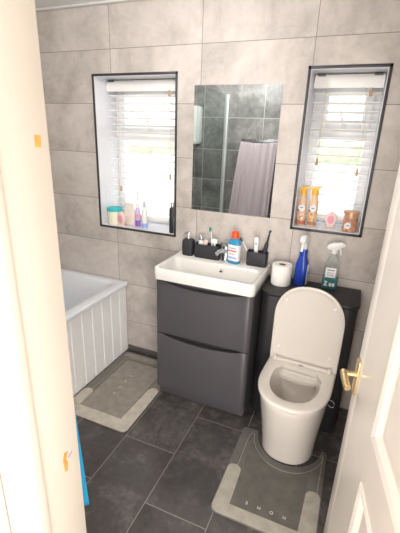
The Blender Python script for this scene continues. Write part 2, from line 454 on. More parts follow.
# ------------------------------------------------------------------ venetian blinds
def blind(W, label, drop, tassels):
    x0, x1, z0, z1 = W[0] + .012, W[1] - .012, W[2] + .006, W[3] - .006
    t = thing('venetian_blind', label, 'blind', ((x0+x1)/2, .15, z0 + .03), 0, 'white slatted blinds in the window recesses')
    ox, oy, oz = t.location
    L = lambda *b: (b[0]-ox, b[1]-ox, b[2]-oy, b[3]-oy, b[4]-oz, b[5]-oz)
    MB().box('slat', *L(x0, x1, .128, .18, z1 - .045, z1 - .006), .002).build('headrail', t)
    MB().box('slat', *L(x0 - .002, x1 + .002, .117, .125, z1 - .072, z1 - .014), .003).build('valance', t)
    for bx in (x0 + .012, x1 - .05):
        MB().box('bracket', *L(bx, bx + .04, .112, .13, z1 - .014, z1 - .004), .002).build('bracket', t)
    n = int((z1 - .115 - z0 - .05) / .044)
    zz = [z1 - .098 - k*.044 for k in range(n + 1)]
    b = MB()
    tilt = -.16
    for z in zz:
        poly = []
        top = [(-.025 + .05*k/6, .0022*(1 - (2*k/6 - 1)**2)) for k in range(7)]
        ring_ = [(y, h + .0021) for y, h in top] + [(y, h - .0021) for y, h in reversed(top)]
        ring_ = [(y*math.cos(tilt) - h*math.sin(tilt), y*math.sin(tilt) + h*math.cos(tilt)) for y, h in ring_]
        b.loft('slat', [[(xx - ox, y, z - oz + h) for y, h in ring_] for xx in (x0 + .003, x1 - .003)])
    b.build('slats', t)
    zb = zz[-1] - .034
    MB().box('slat', *L(x0 + .003, x1 - .003, .126, .174, zb - .008, zb + .008), .003).build('bottom_rail', t)
    b = MB()
    for cx in (x0 + .08, x1 - .08) if W is W1 else (x0 + .06, x1 - .06):
        for cy in (.1225, .1775):
            b.tube('cord', [(cx - ox, cy - oy, z1 - .05 - oz), (cx - ox, cy - oy, zb - oz)], .0011, 6)
    b.build('ladder_cord', t)
    for (tx, tz) in tassels:
        b = MB(); b.tube('cord', [(tx - ox, .108 - oy, z1 - .072 - oz), (tx - ox, .108 - oy, tz + .02 - oz)], .001, 6)
        c = b.build('pull_cord', t)
        b = MB(); b.lathe('tassel', [(.002, tz + .022 - oz), (.005, tz + .014 - oz), (.0075, tz - .014 - oz), (.006, tz - .018 - oz)], tx - ox, .108 - oy, seg=12)
        b.build('tassel', c)
    return t
blind(W1, 'wide white venetian blind in the larger window above the bath', 1.0, [(.345, 1.815), (.354, 1.315), (-.03, 1.21)])
blind(W2, 'narrow white venetian blind in the smaller window above the toilet', .8, [(1.482, 1.812), (1.265, 1.462), (1.48, 1.42)])

# ------------------------------------------------------------------ mirror
b = MB(); b.box('mirror', 0, .497, -.004, -.0003, 0, .70)
tag(b.build('wall_mirror', None, (.562, 0, 1.144)), 'frameless rectangular mirror on the tiled wall above the basin', 'mirror')

# ------------------------------------------------------------------ bath
ox, oy = -.32, -.8
def sm(t): t = max(0, min(1, t)); return t*t*(3 - 2*t)
def xr(y): return .077 + .135*sm((-y - .78)/.22)
def bath_loop(ir, il, ib, if_, z, r):
    y0, y1, xl = -1.595 + if_, -.004 - ib, XL + .004 + il
    pts = []
    for k in range(7):                                    # front-left
        a = PI + .5*PI*k/6; pts.append((xl + r + r*math.cos(a), y0 + r + r*math.sin(a), z))
    x1 = xr(y0 + r) - ir
    for k in range(7):
        a = 1.5*PI + .5*PI*k/6; pts.append((x1 - r + r*math.cos(a), y0 + r + r*math.sin(a), z))
    for k in range(1, 30):
        y = y0 + r + (y1 - y0 - 2*r)*k/30; pts.append((xr(y) - ir, y, z))
    x1 = xr(y1 - r) - ir
    for k in range(7):
        a = .5*PI*k/6; pts.append((x1 - r + r*math.cos(a), y1 - r + r*math.sin(a), z))
    for k in range(7):
        a = .5*PI + .5*PI*k/6; pts.append((xl + r + r*math.cos(a), y1 - r + r*math.sin(a), z))
    return [(x - ox, y - oy, z) for x, y, z in pts]
bath = thing('bathtub', 'white bathtub with a grooved side panel under the larger window', 'bathtub', (ox, oy, 0))
b = MB()
b.loft('acrylic', [bath_loop(.004, 0, 0, 0, .532, .012), bath_loop(0, 0, 0, 0, .537, .014), bath_loop(0, 0, 0, 0, .558, .014), bath_loop(.003, 0, 0, 0, .564, .014), bath_loop(.008, .003, .003, .003, .566, .012),
    bath_loop(.062, .05, .055, .06, .566, .06), bath_loop(.068, .055, .06, .066, .563, .06), bath_loop(.078, .065, .07, .076, .545, .07), bath_loop(.10, .09, .12, .10, .40, .10), bath_loop(.13, .12, .19, .14, .22, .12), bath_loop(.17, .16, .25, .18, .175, .12), bath_loop(.21, .2, .30, .22, .165, .1)], False, True)
b.build('tub', bath, angle=50)
b = MB(); prof = []
y = -1.592; pitch = .1
while y < -.006:
    ph = (y + 1.592) % pitch
    g = min(ph, pitch - ph)
    prof.append((xr(y) - .022 - max(0, .005 - g)*.9, y)); y += .0025
back = [(x - .014, y) for x, y in prof]
poly = prof + back[::-1]
n = len(prof)
t = bmesh.new()
lo = [[t.verts.new((x - ox, y - oy, z)) for x, y in prof] for z in (.001, .533)]
bk = [[t.verts.new((x - ox, y - oy, z)) for x, y in back] for z in (.001, .533)]
for k in range(n - 1):
    t.faces.new((lo[0][k], lo[0][k+1], lo[1][k+1], lo[1][k])); t.faces.new((bk[0][k+1], bk[0][k], bk[1][k], bk[1][k+1]))
    t.faces.new((lo[1][k], lo[1][k+1], bk[1][k+1], bk[1][k])); t.faces.new((lo[0][k+1], lo[0][k], bk[0][k], bk[0][k+1]))
for k in (0, n - 1): t.faces.new((lo[0][k], lo[1][k], bk[1][k], bk[0][k]))
b._take(t, 'panelwhite'); b.build('side_panel', bath, angle=25)

# shower screen, electric shower (seen in the mirror)
t = thing('shower_screen', 'clear glass shower screen with a metal wall channel, reflected in the mirror', 'shower screen', (.212, -1.58, .568))
b = MB(); b.box('satin', -.019, .019, -.019, .016, 0, 1.385, .003); b.build('wall_channel', t)
b = MB(); b.box('screen', -.003, .003, .0165, .72, .006, 1.385, .001); b.build('glass_panel', t)
t = thing('electric_shower', 'white electric shower box on grey tiles, reflected in the mirror', 'shower', (-.155, -1.6, 1.49))
b = MB(); b.prism('whitep', rrect(-.11, .11, 0, .36, .03), 0, .09, .012, mat=XZ(0) @ Matrix.Diagonal((1, 1, -1, 1))); b.build('casing', t)
b = MB(); b.lathe('greyp', [(.03, 0), (.028, .012), (.001, .013)], mat=Matrix.Translation((0, .0905, .12)) @ Matrix.Rotation(-PI/2, 4, 'X')); b.build('dial', t)

# ------------------------------------------------------------------ vanity
van = thing('vanity_unit', 'anthracite two-drawer vanity cabinet beneath the white basin', 'cabinet', (.80, -.19, 0))
VX0, VX1, VY = -.294, .287, -.180
def front_outline(inset=0):
    """rounded-front footprint, local xy, open at the wall"""
    return rrect(VX0 + inset, VX1 - inset, VY + inset, .187, .03, 6, (.028, .028, .001, .001))
b = MB()
b.prism('anth', rrect(VX0 + .004, VX1 - .004, VY + .03, .187, .02, 6, (.02, .02, .001, .001)), .001, .05)
b.build('plinth', van)
b = MB()
b.box('anth', VX0, VX0 + .016, VY + .03, .187, .05, .795); b.box('anth', VX1 - .016, VX1, VY + .03, .187, .05, .795)
b.box('anth', VX0 + .016, VX1 - .016, VY + .03, .187, .05, .066)
b.box('recess_shade', VX0 + .016, VX1 - .016, VY + .034, VY + .04, .066, .70)
b.box('recess_shade', VX0 + .016, VX1 - .016, .18, .187, .066, .74)
b.box('anth', VX0 + .016, VX1 - .016, VY + .03, VY + .034, .765, .795)
b.build('carcass', van)
def drawer(z0, z1, dip):
    HW = (VX1 - VX0)/2
    n = 44; loops = []
    def prof(k):        # x, y front, z top
        u = -1 + 2*k/n; x = HW*u
        e = (HW - abs(x))
        r = .028
        yf = VY + (r - math.sqrt(max(0, r*r - max(0, r - e)**2)))
        s = max(0, 1 - (abs(u)/.86)**2)
        zt = z1 - dip*(s**.75 if s > 0 else 0)
        return x, yf, zt
    us = []
    for k in range(n + 1):
        us.append(prof(k))
    # denser ends
    extra = []
    for e in (0.0, .0015, .004, .008, .014, .021, .028):
        for sgn in (-1, 1):
            x = sgn*(HW - e); u = x/HW; r = .028
            yf = VY + (r - math.sqrt(max(0, r*r - (r - e)**2)))
            s = max(0, 1 - (abs(u)/.86)**2)
            extra.append((x, yf, z1 - dip*s**.75))
    us = sorted([p for p in us if HW - abs(p[0]) > .029] + extra)
    yb = VY + .0295
    for x, yf, zt in us:
        x += (VX0 + VX1)/2; yf = min(yf, yb - .001)
        loops.append([(x, yf, z0), (x, yf, zt - .003), (x, yf + .002, zt), (x, yb, zt), (x, yb, z0)])
    b = MB(); b.loft('anth', loops); return b.build('drawer_front', van, angle=35)
drawer(.455, .792, .030); drawer(.068, .449, .034)

bas = thing('wash_basin', 'white rectangular ceramic basin on top of the anthracite cabinet', 'basin', (.80, -.205, .797))
b = MB()
def bl(x, yf, yb, z, r): return at_z(rrect(-x, x, yf, yb, r), z)
b.loft('ceramic', [bl(.288, -.176, .203, .0, .02), bl(.295, -.186, .204, .006, .03), bl(.297, -.189, .204, .04, .032), bl(.297, -.189, .204, .066, .032), bl(.294, -.186, .203, .072, .03), bl(.288, -.180, .198, .073, .026),
   bl(.276, -.168, .052, .073, .03), bl(.272, -.164, .048, .070, .03), bl(.267, -.159, .042, .06, .035), bl(.25, -.14, .022, .0, .05), bl(.225, -.125, .0, -.025, .06), bl(.16, -.1, -.03, -.034, .05), bl(.03, -.06, -.04, -.037, .008)], True, True)
b.build('bowl', bas, angle=50)
b = MB(); b.lathe('chrome', [(.021, -.035), (.022, -.031), (.02, -.029), (.001, -.0285)], 0, -.065); b.build('waste_plug', bas)
b = MB()
mt = Matrix.Translation((.037, .0345, .034)) @ Matrix.Rotation(PI/2 + .3, 4, 'X')
b.lathe('chrome', [(.014, -.002), (.014, .003), (.009, .004)], mat=mt); b.lathe('recess_shade', [(.0088, .0042), (.001, .0043)], mat=mt)
b.build('overflow_hole', bas)

ZB = .8705   # basin deck
t = thing('basin_tap', 'chrome mixer tap at the back of the white basin', 'tap', (.828, -.078, ZB))
b = MB(); b.lathe('chrome', [(.024, 0), (.025, .004), (.021, .01), (.020, .07), (.021, .085), (.018, .092), (.001, .094)]); b.build('body', t)
b = MB(); b.tube('chrome', [(0, -.01, .062), (-.010, -.04, .070), (-.020, -.07, .070), (-.026, -.088, .062)], .013, 14, radii=[.016, .014, .0125, .012]); b.build('spout', t)
b = MB(); b.tube('chrome', [(0, .004, .094), (-.004, -.012, .106), (-.012, -.05, .118)], .007, 12, radii=[.012, .008, .006]); b.build('lever', t)

t = thing('soap_dispenser', 'black square soap dispenser with a chrome pump at the basin corner', 'soap dispenser', (.583, -.08, ZB))
b = MB(); b.loft('blackt', [at_z(rrect(-.030, .030, -.026, .026, .012), 0), at_z(rrect(-.034, .034, -.030, .030, .014), .008), at_z(rrect(-.036, .036, -.031, .031, .014), .05), at_z(rrect(-.035, .035, -.030, .030, .014), .088), at_z(rrect(-.03, .03, -.026, .026, .014), .1), at_z(rrect(-.014, .014, -.014, .014, .012), .104)]); b.build('body', t)
b = MB(); b.lathe('chrome', [(.013, .103), (.013, .116), (.006, .118), (.005, .136), (.011, .138), (.011, .146), (.002, .147)]); b.tube('chrome', [(0, 0, .142), (-.014, -.022, .142), (-.017, -.028, .137)], .004, 8); b.build('pump', t)

def holder(name, label, x0, x1, y0, y1, h, rz=0):
    cx, cy = (x0+x1)/2, (y0+y1)/2
    a, d = (x1-x0)/2, (y1-y0)/2
    b = MB()
    b.loft('blackt', [at_z(rrect(-a+.004, a-.004, -d+.004, d-.004, .012), 0), at_z(rrect(-a, a, -d, d, .014), .005), at_z(rrect(-a, a, -d, d, .014), h-.002), at_z(rrect(-a+.0015, a-.0015, -d+.0015, d-.0015, .013), h),
        at_z(rrect(-a+.004, a-.004, -d+.004, d-.004, .011), h-.001), at_z(rrect(-a+.005, a-.005, -d+.005, d-.005, .01), .006)])
    return tag(b.build(name, None, (cx, cy, ZB), (0, 0, rz)), label, 'holder')
holder('bathroom_caddy', 'long black rectangular caddy of toiletries beside the soap dispenser', .633, .795, -.112, -.052, .088)
holder('toothbrush_holder', 'black square holder with toothbrushes at the right end of the basin', .962, 1.082, -.105, -.045, .085)

CZ = ZB + .0065
def brush(name, label, base, tip, mh, mb, parts=True, r=.0045):
    bx, tx = Vector(base), Vector(tip)
    t = thing(name, label, 'toothbrush', base)
    d = tx - bx; L = d.length; d.normalize()
    b = MB(); b.tube(mh, [(0, 0, 0), tuple(d*L*.3), tuple(d*L*.6), tuple(d*L*.8), tuple(d*L)], r, 10, radii=[r*.9, r*1.2, r, r*.6, r*.8]); b.build('handle', t)
    q = d.to_track_quat('Z', 'X').to_matrix().to_4x4()
    b = MB(); b.box(mb, -.005, .005, .003, .014, L*.86, L*1.0, .002, mat=Matrix.Translation((0, 0, 0)) @ q @ Matrix.Rotation(PI, 4, 'Z')); b.build('bristles', t)
    return t
brush('toothbrush', 'white toothbrush with green bristles standing in the long black caddy', (.745, -.075, CZ + .003), (.722, -.07, 1.062), 'whitep', 'green')
brush('toothbrush', 'thin white toothbrush with a dark head leaning out of the square black holder', (1.0, -.075, CZ + .003), (.912, -.066, 1.022), 'whitep', 'darkbrown', r=.004)

t = thing('toiletry_bottle', 'small white bottle with a silver cap standing in the long black caddy', 'bottle', (.668, -.083, CZ))
b = MB(); b.lathe('whitep', [(.014, 0), (.016, .003), (.016, .09), (.013, .098), (.008, .1)], seg=20); b.build('body', t)
b = MB(); b.lathe('chrome', [(.011, .1), (.012, .102), (.012, .126), (.009, .13), (.001, .131)], seg=20); b.build('cap', t)
def tube_bottle(name, label, loc, m, mc, h, w_, lean, cat='tube'):
    t = thing(name, label, cat, loc); t.rotation_euler = (0, lean, 0)
    b = MB(); b.loft(m, [at_z(rrect(-w_*.55, w_*.55, -w_*.55, w_*.55, w_*.5), .018), at_z(rrect(-w_*.9, w_*.9, -w_*.75, w_*.75, w_*.6), .028), at_z(rrect(-w_, w_, -w_*.4, w_*.4, w_*.35), h*.7), at_z(rrect(-w_, w_, -.0015, .0015, .001), h)]); b.build('body', t)
    b = MB(); b.lathe(mc, [(w_*.5, 0), (w_*.55, .002), (w_*.5, .018)], seg=16); b.build('cap', t)
    return t
tube_bottle('toothpaste_tube', 'pink and white toothpaste tube leaning in the long black caddy', (.688, -.082, CZ + .001), 'pinkpale', 'whitep', .105, .012, .12)
t = thing('safety_razor', 'white plastic razor standing head up in the long black caddy', 'razor', (.762, -.085, CZ + .002))
b = MB(); b.tube('whitep', [(0, 0, 0), (.0, 0, .05), (-.006, -.002, .09)], .006, 10, radii=[.005, .007, .006]); b.build('handle', t)
b = MB(); b.box('whitep', -.024, .012, -.012, .008, .088, .118, .007); b.build('head', t)
t = thing('tall_tube', 'slim dark teal tube standing between the tap and the mouthwash', 'tube', (.858, -.036, ZB))
b = MB(); b.loft('tealdark', [at_z(rrect(-.009, .009, -.012, .012, .008), .02), at_z(rrect(-.011, .011, -.014, .014, .009), .03), at_z(rrect(-.012, .012, -.003, .003, .002), .142)]); b.build('body', t)
b = MB(); b.lathe('whitep', [(.012, 0), (.012, .02)], seg=16); b.build('cap', t)

# mouthwash
t = thing('mouthwash_bottle', 'blue mouthwash bottle with a bright orange cap on the basin', 'bottle', (.888, -.10, ZB), -.25)
b = MB(); P = lambda a, d, r, z: at_z(rrect(-a, a, -d, d, r), z)
b.loft('bluewash', [P(.033, .02, .018, 0), P(.038, .024, .02, .006), P(.038, .024, .02, .128), P(.034, .022, .019, .142), P(.024, .018, .016, .152), P(.017, .016, .014, .156)]); b.build('bottle_body', t)
b = MB(); b.loft('orange', [P(.022, .022, .02, .154), P(.0225, .0225, .021, .158), P(.021, .021, .02, .186), P(.018, .018, .017, .192), P(.008, .008, .007, .193)]); b.build('cap', t)
b = MB()
b.loft('label', [P(.0388, .0248, .0205, .02), P(.0388, .0248, .0205, .116)], False, False)
b.box('red', -.028, .028, -.0256, -.0249, .076, .084); b.box('bluep', -.03, .03, -.0256, -.0249, .034, .044); b.box('greyp', -.022, .024, -.0256, -.0249, .094, .098); b.box('greyp', -.02, .016, -.0256, -.0249, .06, .063)
b.build('label', t)

# in the square holder
t = thing('electric_toothbrush', 'black electric toothbrush leaning to the right in the square black holder', 'toothbrush', (1.048, -.075, CZ + .004)); t.rotation_euler = (0, .17, 0)
b = MB(); b.lathe('blackp', [(.011, 0), (.0125, .004), (.0135, .06), (.012, .12), (.009, .135)], seg=20); b.build('handle', t)
b = MB(); b.lathe('blackp', [(.008, .135), (.006, .15), (.004, .19), (.004, .2)], seg=14); h = b.build('brush_head', t)
b = MB(); b.lathe('blackp', [(.007, 0), (.008, .004), (.007, .012)], seg=14, mat=Matrix.Translation((0, .006, .204)) @ Matrix.Rotation(PI/2, 4, 'X')); b.lathe('tealdark', [(.006, .0121), (.005, .018)], seg=14, mat=Matrix.Translation((0, .006, .204)) @ Matrix.Rotation(PI/2, 4, 'X')); b.build('bristles', h)
t = thing('plastic_stick', 'white rounded stick standing upright in the square black holder', 'stick', (1.012, -.07, CZ)); t.rotation_euler = (0, -.03, 0)
b = MB(); b.loft('whitep', [P(.009, .006, .005, 0), P(.011, .007, .006, .01), P(.012, .007, .006, .12), P(.014, .0075, .007, .145), P(.012, .007, .006, .158), P(.004, .003, .0028, .162)]); b.box('greyp', -.004, .004, -.0078, -.0068, .118, .13, .0005); b.build('stick', t)

# ------------------------------------------------------------------ WC unit and toilet
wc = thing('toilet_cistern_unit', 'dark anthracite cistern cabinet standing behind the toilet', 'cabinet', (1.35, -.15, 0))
b = MB(); b.prism('anthwc_shaded', rrect(-.250, .250, -.112, .149, .04, 8, (.055, .055, .001, .001)), .001, .776, .001); b.build('carcass', wc)
b = MB(); b.prism('anthwc_shaded', rrect(-.256, .256, -.120, .149, .04, 8, (.06, .06, .001, .001)), .779, .80, .004); b.build('worktop', wc)

TX = 1.372
toi = thing('toilet', 'white back-to-wall toilet with its lid raised against the dark cabinet', 'toilet', (TX, -.279, 0), math.radians(-3))
def dshape(hw, yb, yf, z, n=28, e=2.25, ystr=None):
    """D outline: straight back at yb, sides straight then rounded to yf (negative y = towards the room)"""
    ys = ystr if ystr is not None else yb - .14
    pts = [(hw, yb), (hw, yb - (yb - ys)*.5)]
    for k in range(n + 1):
        a = PI*k/n; c, s = math.cos(a), math.sin(a)
        pts.append((hw*math.copysign(abs(c)**(2/e), c), ys - (ys - yf)*abs(s)**(2/e)))
    pts += [(-hw, yb - (yb - ys)*.5), (-hw, yb)]
    return [(x, y, z) for x, y in pts]
b = MB()
seq = [(.134, -.29, 0.001), (.138, -.297, .004), (.141, -.306, .06), (.148, -.332, .14), (.157, -.356, .23), (.165, -.382, .31), (.170, -.398, .37), (.172, -.404, .395), (.170, -.402, .402), (.162, -.394, .404)]
loops = [dshape(hw, -.003, yf, z) for hw, yf, z in seq]
# inside: from rim to well
inn = [(.132, -.075, -.362, .404, -.19), (.128, -.08, -.356, .39, -.19), (.126, -.082, -.352, .34, -.19), (.115, -.095, -.345, .28, -.2), (.08, -.12, -.295, .22, -.2), (.05, -.14, -.245, .17, -.19)]
def oval(hw, yb, yf, z, n=34):
    pts = []
    cy = (yb + yf)/2; ry = (yb - yf)/2
    # same vertex count/order as dshape: starts at +x back, goes to front, ends at -x back
    for k in range(n):
        a = PI*.42 - (PI*1.84)*k/(n - 1) if False else None
    return pts
def inner(hw, yb, yf, z, ys):
    p = dshape(hw, yb, yf, z, ystr=ys)
    # round the back corners a little
    out = []
    for i, (x, y, zz) in enumerate(p):
        if i in (0, len(p) - 1): x *= .72
        out.append((x, y, zz))
    return out
loops += [inner(*q) for q in inn]
b.loft('wcceramic', loops, True, True)
b.build('pan', toi, angle=50)
b = MB(); b.prism('water', [(x, y) for x, y, z in inner(.078, -.115, -.28, 0, -.19)], .2255, .2262); b.build('water', toi)
b = MB()    # rimless flush ledge at the back
b.loft('wcceramic', [[(-.105, -.082, .386), (-.105, -.082, .37), (-.1, -.092, .37), (-.1, -.092, .386)]] + [[(x, -.082, .388), (x, -.082, .362), (x, -.098 - .018*(1 - (x/.1)**2), .368), (x, -.098 - .018*(1 - (x/.1)**2), .386)] for x in (-.08, -.05, -.02, .02, .05, .08)] + [[(.105, -.082, .386), (.105, -.082, .37), (.1, -.092, .37), (.1, -.092, .386)]])
b.build('flush_ledge', toi, angle=60)
# seat ring
b = MB()
so = lambda hw, yf, z: dshape(hw, -.001, yf, z, ystr=-.17)
si = lambda d, z: inner(.121 - d, -.072 - d, -.352 + d, z, -.18)
b.loft('seatwhite', [so(.173, -.404, .407), so(.178, -.411, .411), so(.179, -.412, .42), so(.175, -.407, .427), so(.167, -.399, .429), si(-.006, .429), si(0, .426), si(.002, .415), si(0, .407), so(.173, -.404, .407)], False, False)
b.build('seat', toi, angle=50)
# lid, raised and leaning on the cabinet
lt = Matrix.Translation((0, -.022, .427)) @ Matrix.Rotation(math.radians(-90.0), 4, 'X')
lid = MB()
D = lambda hw, yf, z: dshape(hw, 0, yf, z, ystr=-.25)
lid.loft('seatwhite', [D(.168, -.437, .0), D(.176, -.446, .002), D(.179, -.45, .008), D(.178, -.449, .014), D(.172, -.442, .017), D(.166, -.436, .0165), D(.160, -.43, .013), D(.15, -.42, .0125)], True, True, mat=lt @ Matrix.Diagonal((1, 1, -1, 1)) @ Matrix.Translation((0, 0, -.017)))
lo_ = lid.build('lid', toi, angle=50)
for px, py in ((-.12, -.36), (.12, -.36), (-.135, -.08), (.135, -.08)):
    b = MB(); b.lathe('whitep', [(.007, .003), (.006, -.003), (.001, -.0035)], px, py, seg=12, mat=lt); b.build('rubber_buffer', lo_)
b = MB()
b.box('seatwhite', -.138, .138, -.048, -.026, .4295, .446, .005); b.box('seatwhite', -.152, -.134, -.052, -.024, .4292, .453, .004); b.box('seatwhite', .134, .152, -.052, -.024, .4292, .453, .004)
h = b.build('hinge_bar', toi)
b = MB(); b.box('greyp', -.012, .012, -.0495, -.0478, .434, .441, .0008); b.build('release_button', h)
# little wire loop at the side of the pan
b = MB(); b.tube('greyp', [(.17, -.20, .36), (.185, -.205, .355), (.198, -.21, .365), (.2, -.21, .382), (.188, -.205, .392), (.17, -.2, .39)], .0022, 8); b.build('wire_loop', toi)

# things on the cistern unit
ZW = .8005
b = MB(); R0, R1 = .019, .056
b.lathe('paper', [(R0, 0), (R1 - .002, 0), (R1, .003), (R1, .112), (R1 - .003, .116), (R0 + .002, .115), (R0 + .001, .11)], seg=36, cap=False)
t = thing('toilet_roll', 'white toilet roll standing on the dark cabinet beside the blue spray bottle', 'toilet roll', (1.178, -.115, ZW))
b.build('paper_roll', t)
b = MB(); b.lathe('card', [(R0, .001), (R0 + .0008, .001), (R0 + .0008, .113), (R0 - .0006, .113), (R0 - .0006, .001), (R0, .001)], seg=24, cap=False); b.build('core', t)

t = thing('spray_bottle', 'royal blue spray bottle with a white trigger head beside the toilet roll', 'bottle', (1.281, -.085, ZW), -.2)
b = MB(); b.loft('bluebottle', [P(.031, .03, .018, 0), P(.035, .034, .02, .006), P(.034, .033, .02, .08), P(.031, .03, .02, .13), P(.025, .024, .018, .155), P(.021, .02, .016, .17), P(.021, .02, .016, .20), P(.019, .018, .014, .213)]); b.build('bottle_body', t)
b = MB(); b.prism('label', rrect(-.016, .016, .012, .13, .006), 0, .0012, mat=Matrix.Translation((.0345, 0, 0)) @ Matrix(((0, 0, 1, 0), (1, 0, 0, 0), (0, 1, 0, 0), (0, 0, 0, 1)))); b.box('bluep', .0346, .0362, -.012, .012, .06, .09, .0004); b.build('label', t)
b = MB(); q = Matrix(((0, 0, 1, 0), (1, 0, 0, 0), (0, 1, 0, 0), (0, 0, 0, 1)))
b.lathe('whitep', [(.017, .213), (.018, .216), (.018, .232), (.014, .236)], seg=20)
b.prism('whitep', [(-.05, .272), (-.048, .258), (-.02, .25), (-.014, .232), (.014, .232), (.024, .25), (.03, .27), (.02, .288), (-.01, .292), (-.035, .288)], -.0155, .0155, .005, mat=q); h = b.build('trigger_head', t)
b = MB(); b.prism('whitep', [(-.03, .254), (-.022, .25), (-.03, .225), (-.042, .205), (-.047, .208), (-.038, .23)], -.007, .007, .002, mat=q); b.build('trigger', h)

t = thing('spray_bottle', 'clear spray bottle half full of teal liquid at the right end of the dark cabinet', 'bottle', (1.437, -.06, ZW), .05)
b = MB(); b.loft('clear', [P(.040, .026, .018, 0), P(.043, .029, .02, .005), P(.042, .028, .02, .10), P(.037, .026, .02, .14), P(.026, .022, .018, .175), P(.017, .017, .015, .195), P(.015, .015, .013, .205)]); b.build('bottle_body', t)
b = MB(); b.loft('teal', [P(.037, .023, .017, .004), P(.040, .026, .018, .008), P(.0395, .0255, .018, .066)]); b.build('liquid', t)
b = MB(); b.box('label', -.03, .024, -.0300, -.0288, .072, .128, .0005); b.box('greyp', -.022, .016, -.0304, -.0299, .112, .118); b.box('greyp', -.022, .010, -.0304, -.0299, .098, .101); b.box('greyp', -.022, .014, -.0304, -.0299, .086, .089)
b.prism('label', [(-.03, .05), (-.012, .05), (-.02, .028), (-.011, .028), (-.011, .022), (-.031, .022), (-.031, .027), (-.021, .044), (-.03, .044)], .0294, .0302, mat=XZ(0))
b.prism('label', rrect(-.004, .010, .022, .042, .005), .0294, .0302, mat=XZ(0)); b.prism('label', rrect(.013, .026, .022, .042, .004), .0294, .0302, mat=XZ(0))
b.build('label', t)
b = MB(); b.lathe('whitep', [(.0165, .203), (.017, .206), (.017, .222), (.012, .226)], seg=20)
b.prism('whitep', [(-.042, .232), (-.03, .224), (-.006, .222), (.012, .222), (.03, .238), (.048, .246), (.05, .262), (.03, .268), (-.01, .262), (-.035, .25)], -.013, .013, .004, mat=XZ(0)); h = b.build('trigger_head', t)
b = MB(); b.prism('whitep', [(.022, .236), (.03, .238), (.035, .22), (.04, .2), (.034, .198), (.027, .216)], -.006, .006, .002, mat=XZ(0)); b.build('trigger', h)

# ------------------------------------------------------------------ on the left sill
ZS = W1[2] + .0065
t = thing('wipes_tub', 'pale tub with a turquoise lid at the left end of the bath window sill', 'tub', (-.056, .058, ZS))
b = MB(); b.lathe('creamp', [(.046, 0), (.049, .004), (.05, .09), (.05, .096)], seg=32); b.build('body', t)
b = MB(); b.lathe('tealp', [(.053, .094), (.054, .097), (.054, .112), (.051, .118), (.001, .12)], seg=32); b.build('lid', t)
t = thing('refill_packet', 'beige upright packet standing behind the pink disc on the bath window sill', 'packet', (.045, .095, ZS), -.1)
b = MB(); b.loft('packet', [P(.042, .017, .01, 0), P(.044, .02, .012, .01), P(.043, .016, .01, .09), P(.036, .002, .0015, .145), P(.035, .001, .0008, .152)]); b.build('pouch', t)
b = MB(); b.box('pinkpale', -.028, .024, -.0215, -.0205, .03, .06, .0003); b.build('label', t)
t = thing('air_freshener', 'small oval pink freshener in front of the packet on the bath sill', 'air freshener', (.024, .018, ZS), -.2)
b = MB(); b.lathe('pinkpale', [(.034, -.012), (.039, -.008), (.04, .006), (.036, .011), (.001, .0125)], sx=.8, sy=1.25, seg=32, mat=Matrix.Translation((0, 0, .0505)) @ Matrix.Rotation(PI/2, 4, 'X')); b.box('pinkpale', -.022, .022, -.014, .014, 0, .012, .003); b.build('shell', t)
b = MB(); b.lathe('pink', [(.023, .0118), (.022, .0145), (.001, .015)], sx=.85, sy=1.2, seg=28, mat=Matrix.Translation((0, 0, .0505)) @ Matrix.Rotation(PI/2, 4, 'X')); b.build('gel_window', t)
t = thing('slim_bottle', 'slim white bottle with a purple base near the middle of the bath sill', 'bottle', (.128, .065, ZS))
b = MB(); b.lathe('lavender', [(.017, .0), (.0185, .003), (.0185, .10), (.014, .125), (.009, .135)], seg=24); b.build('bottle_body', t)
b = MB(); b.lathe('purple', [(.0188, .004), (.0188, .045)], seg=24, cap=False); b.lathe('pink', [(.0188, .065), (.0188, .09)], seg=24, cap=False); b.build('label', t)
b = MB(); b.lathe('whitep', [(.010, .134), (.011, .137), (.008, .17), (.005, .2), (.006, .235), (.004, .25)], seg=18); b.build('nozzle', t)
t = thing('slim_bottle', 'slim white bottle with a pale blue base right of the purple-based one', 'bottle', (.190, .05, ZS))
b = MB(); b.lathe('whitep', [(.018, .0), (.0195, .003), (.0195, .11), (.013, .14), (.009, .145)], seg=24); b.build('bottle_body', t)
b = MB(); b.lathe('bluep', [(.0198, .004), (.0198, .035)], seg=24, cap=False); b.build('label', t)
b = MB(); b.lathe('lavender', [(.009, .144), (.0105, .147), (.009, .18), (.005, .184)], seg=18); b.build('cap', t)
t = thing('tall_dark_bottle', 'dark grey bottle with a silver cap at the right end of the bath sill', 'bottle', (.4115, .03, ZS))
b = MB(); b.lathe('blackp', [(.018, 0), (.02, .003), (.02, .158), (.016, .166), (.01, .168)], seg=24); b.build('bottle_body', t)
b = MB(); b.lathe('chrome', [(.0105, .167), (.012, .17), (.012, .196), (.01, .199), (.001, .2)], seg=20); b.build('cap', t)

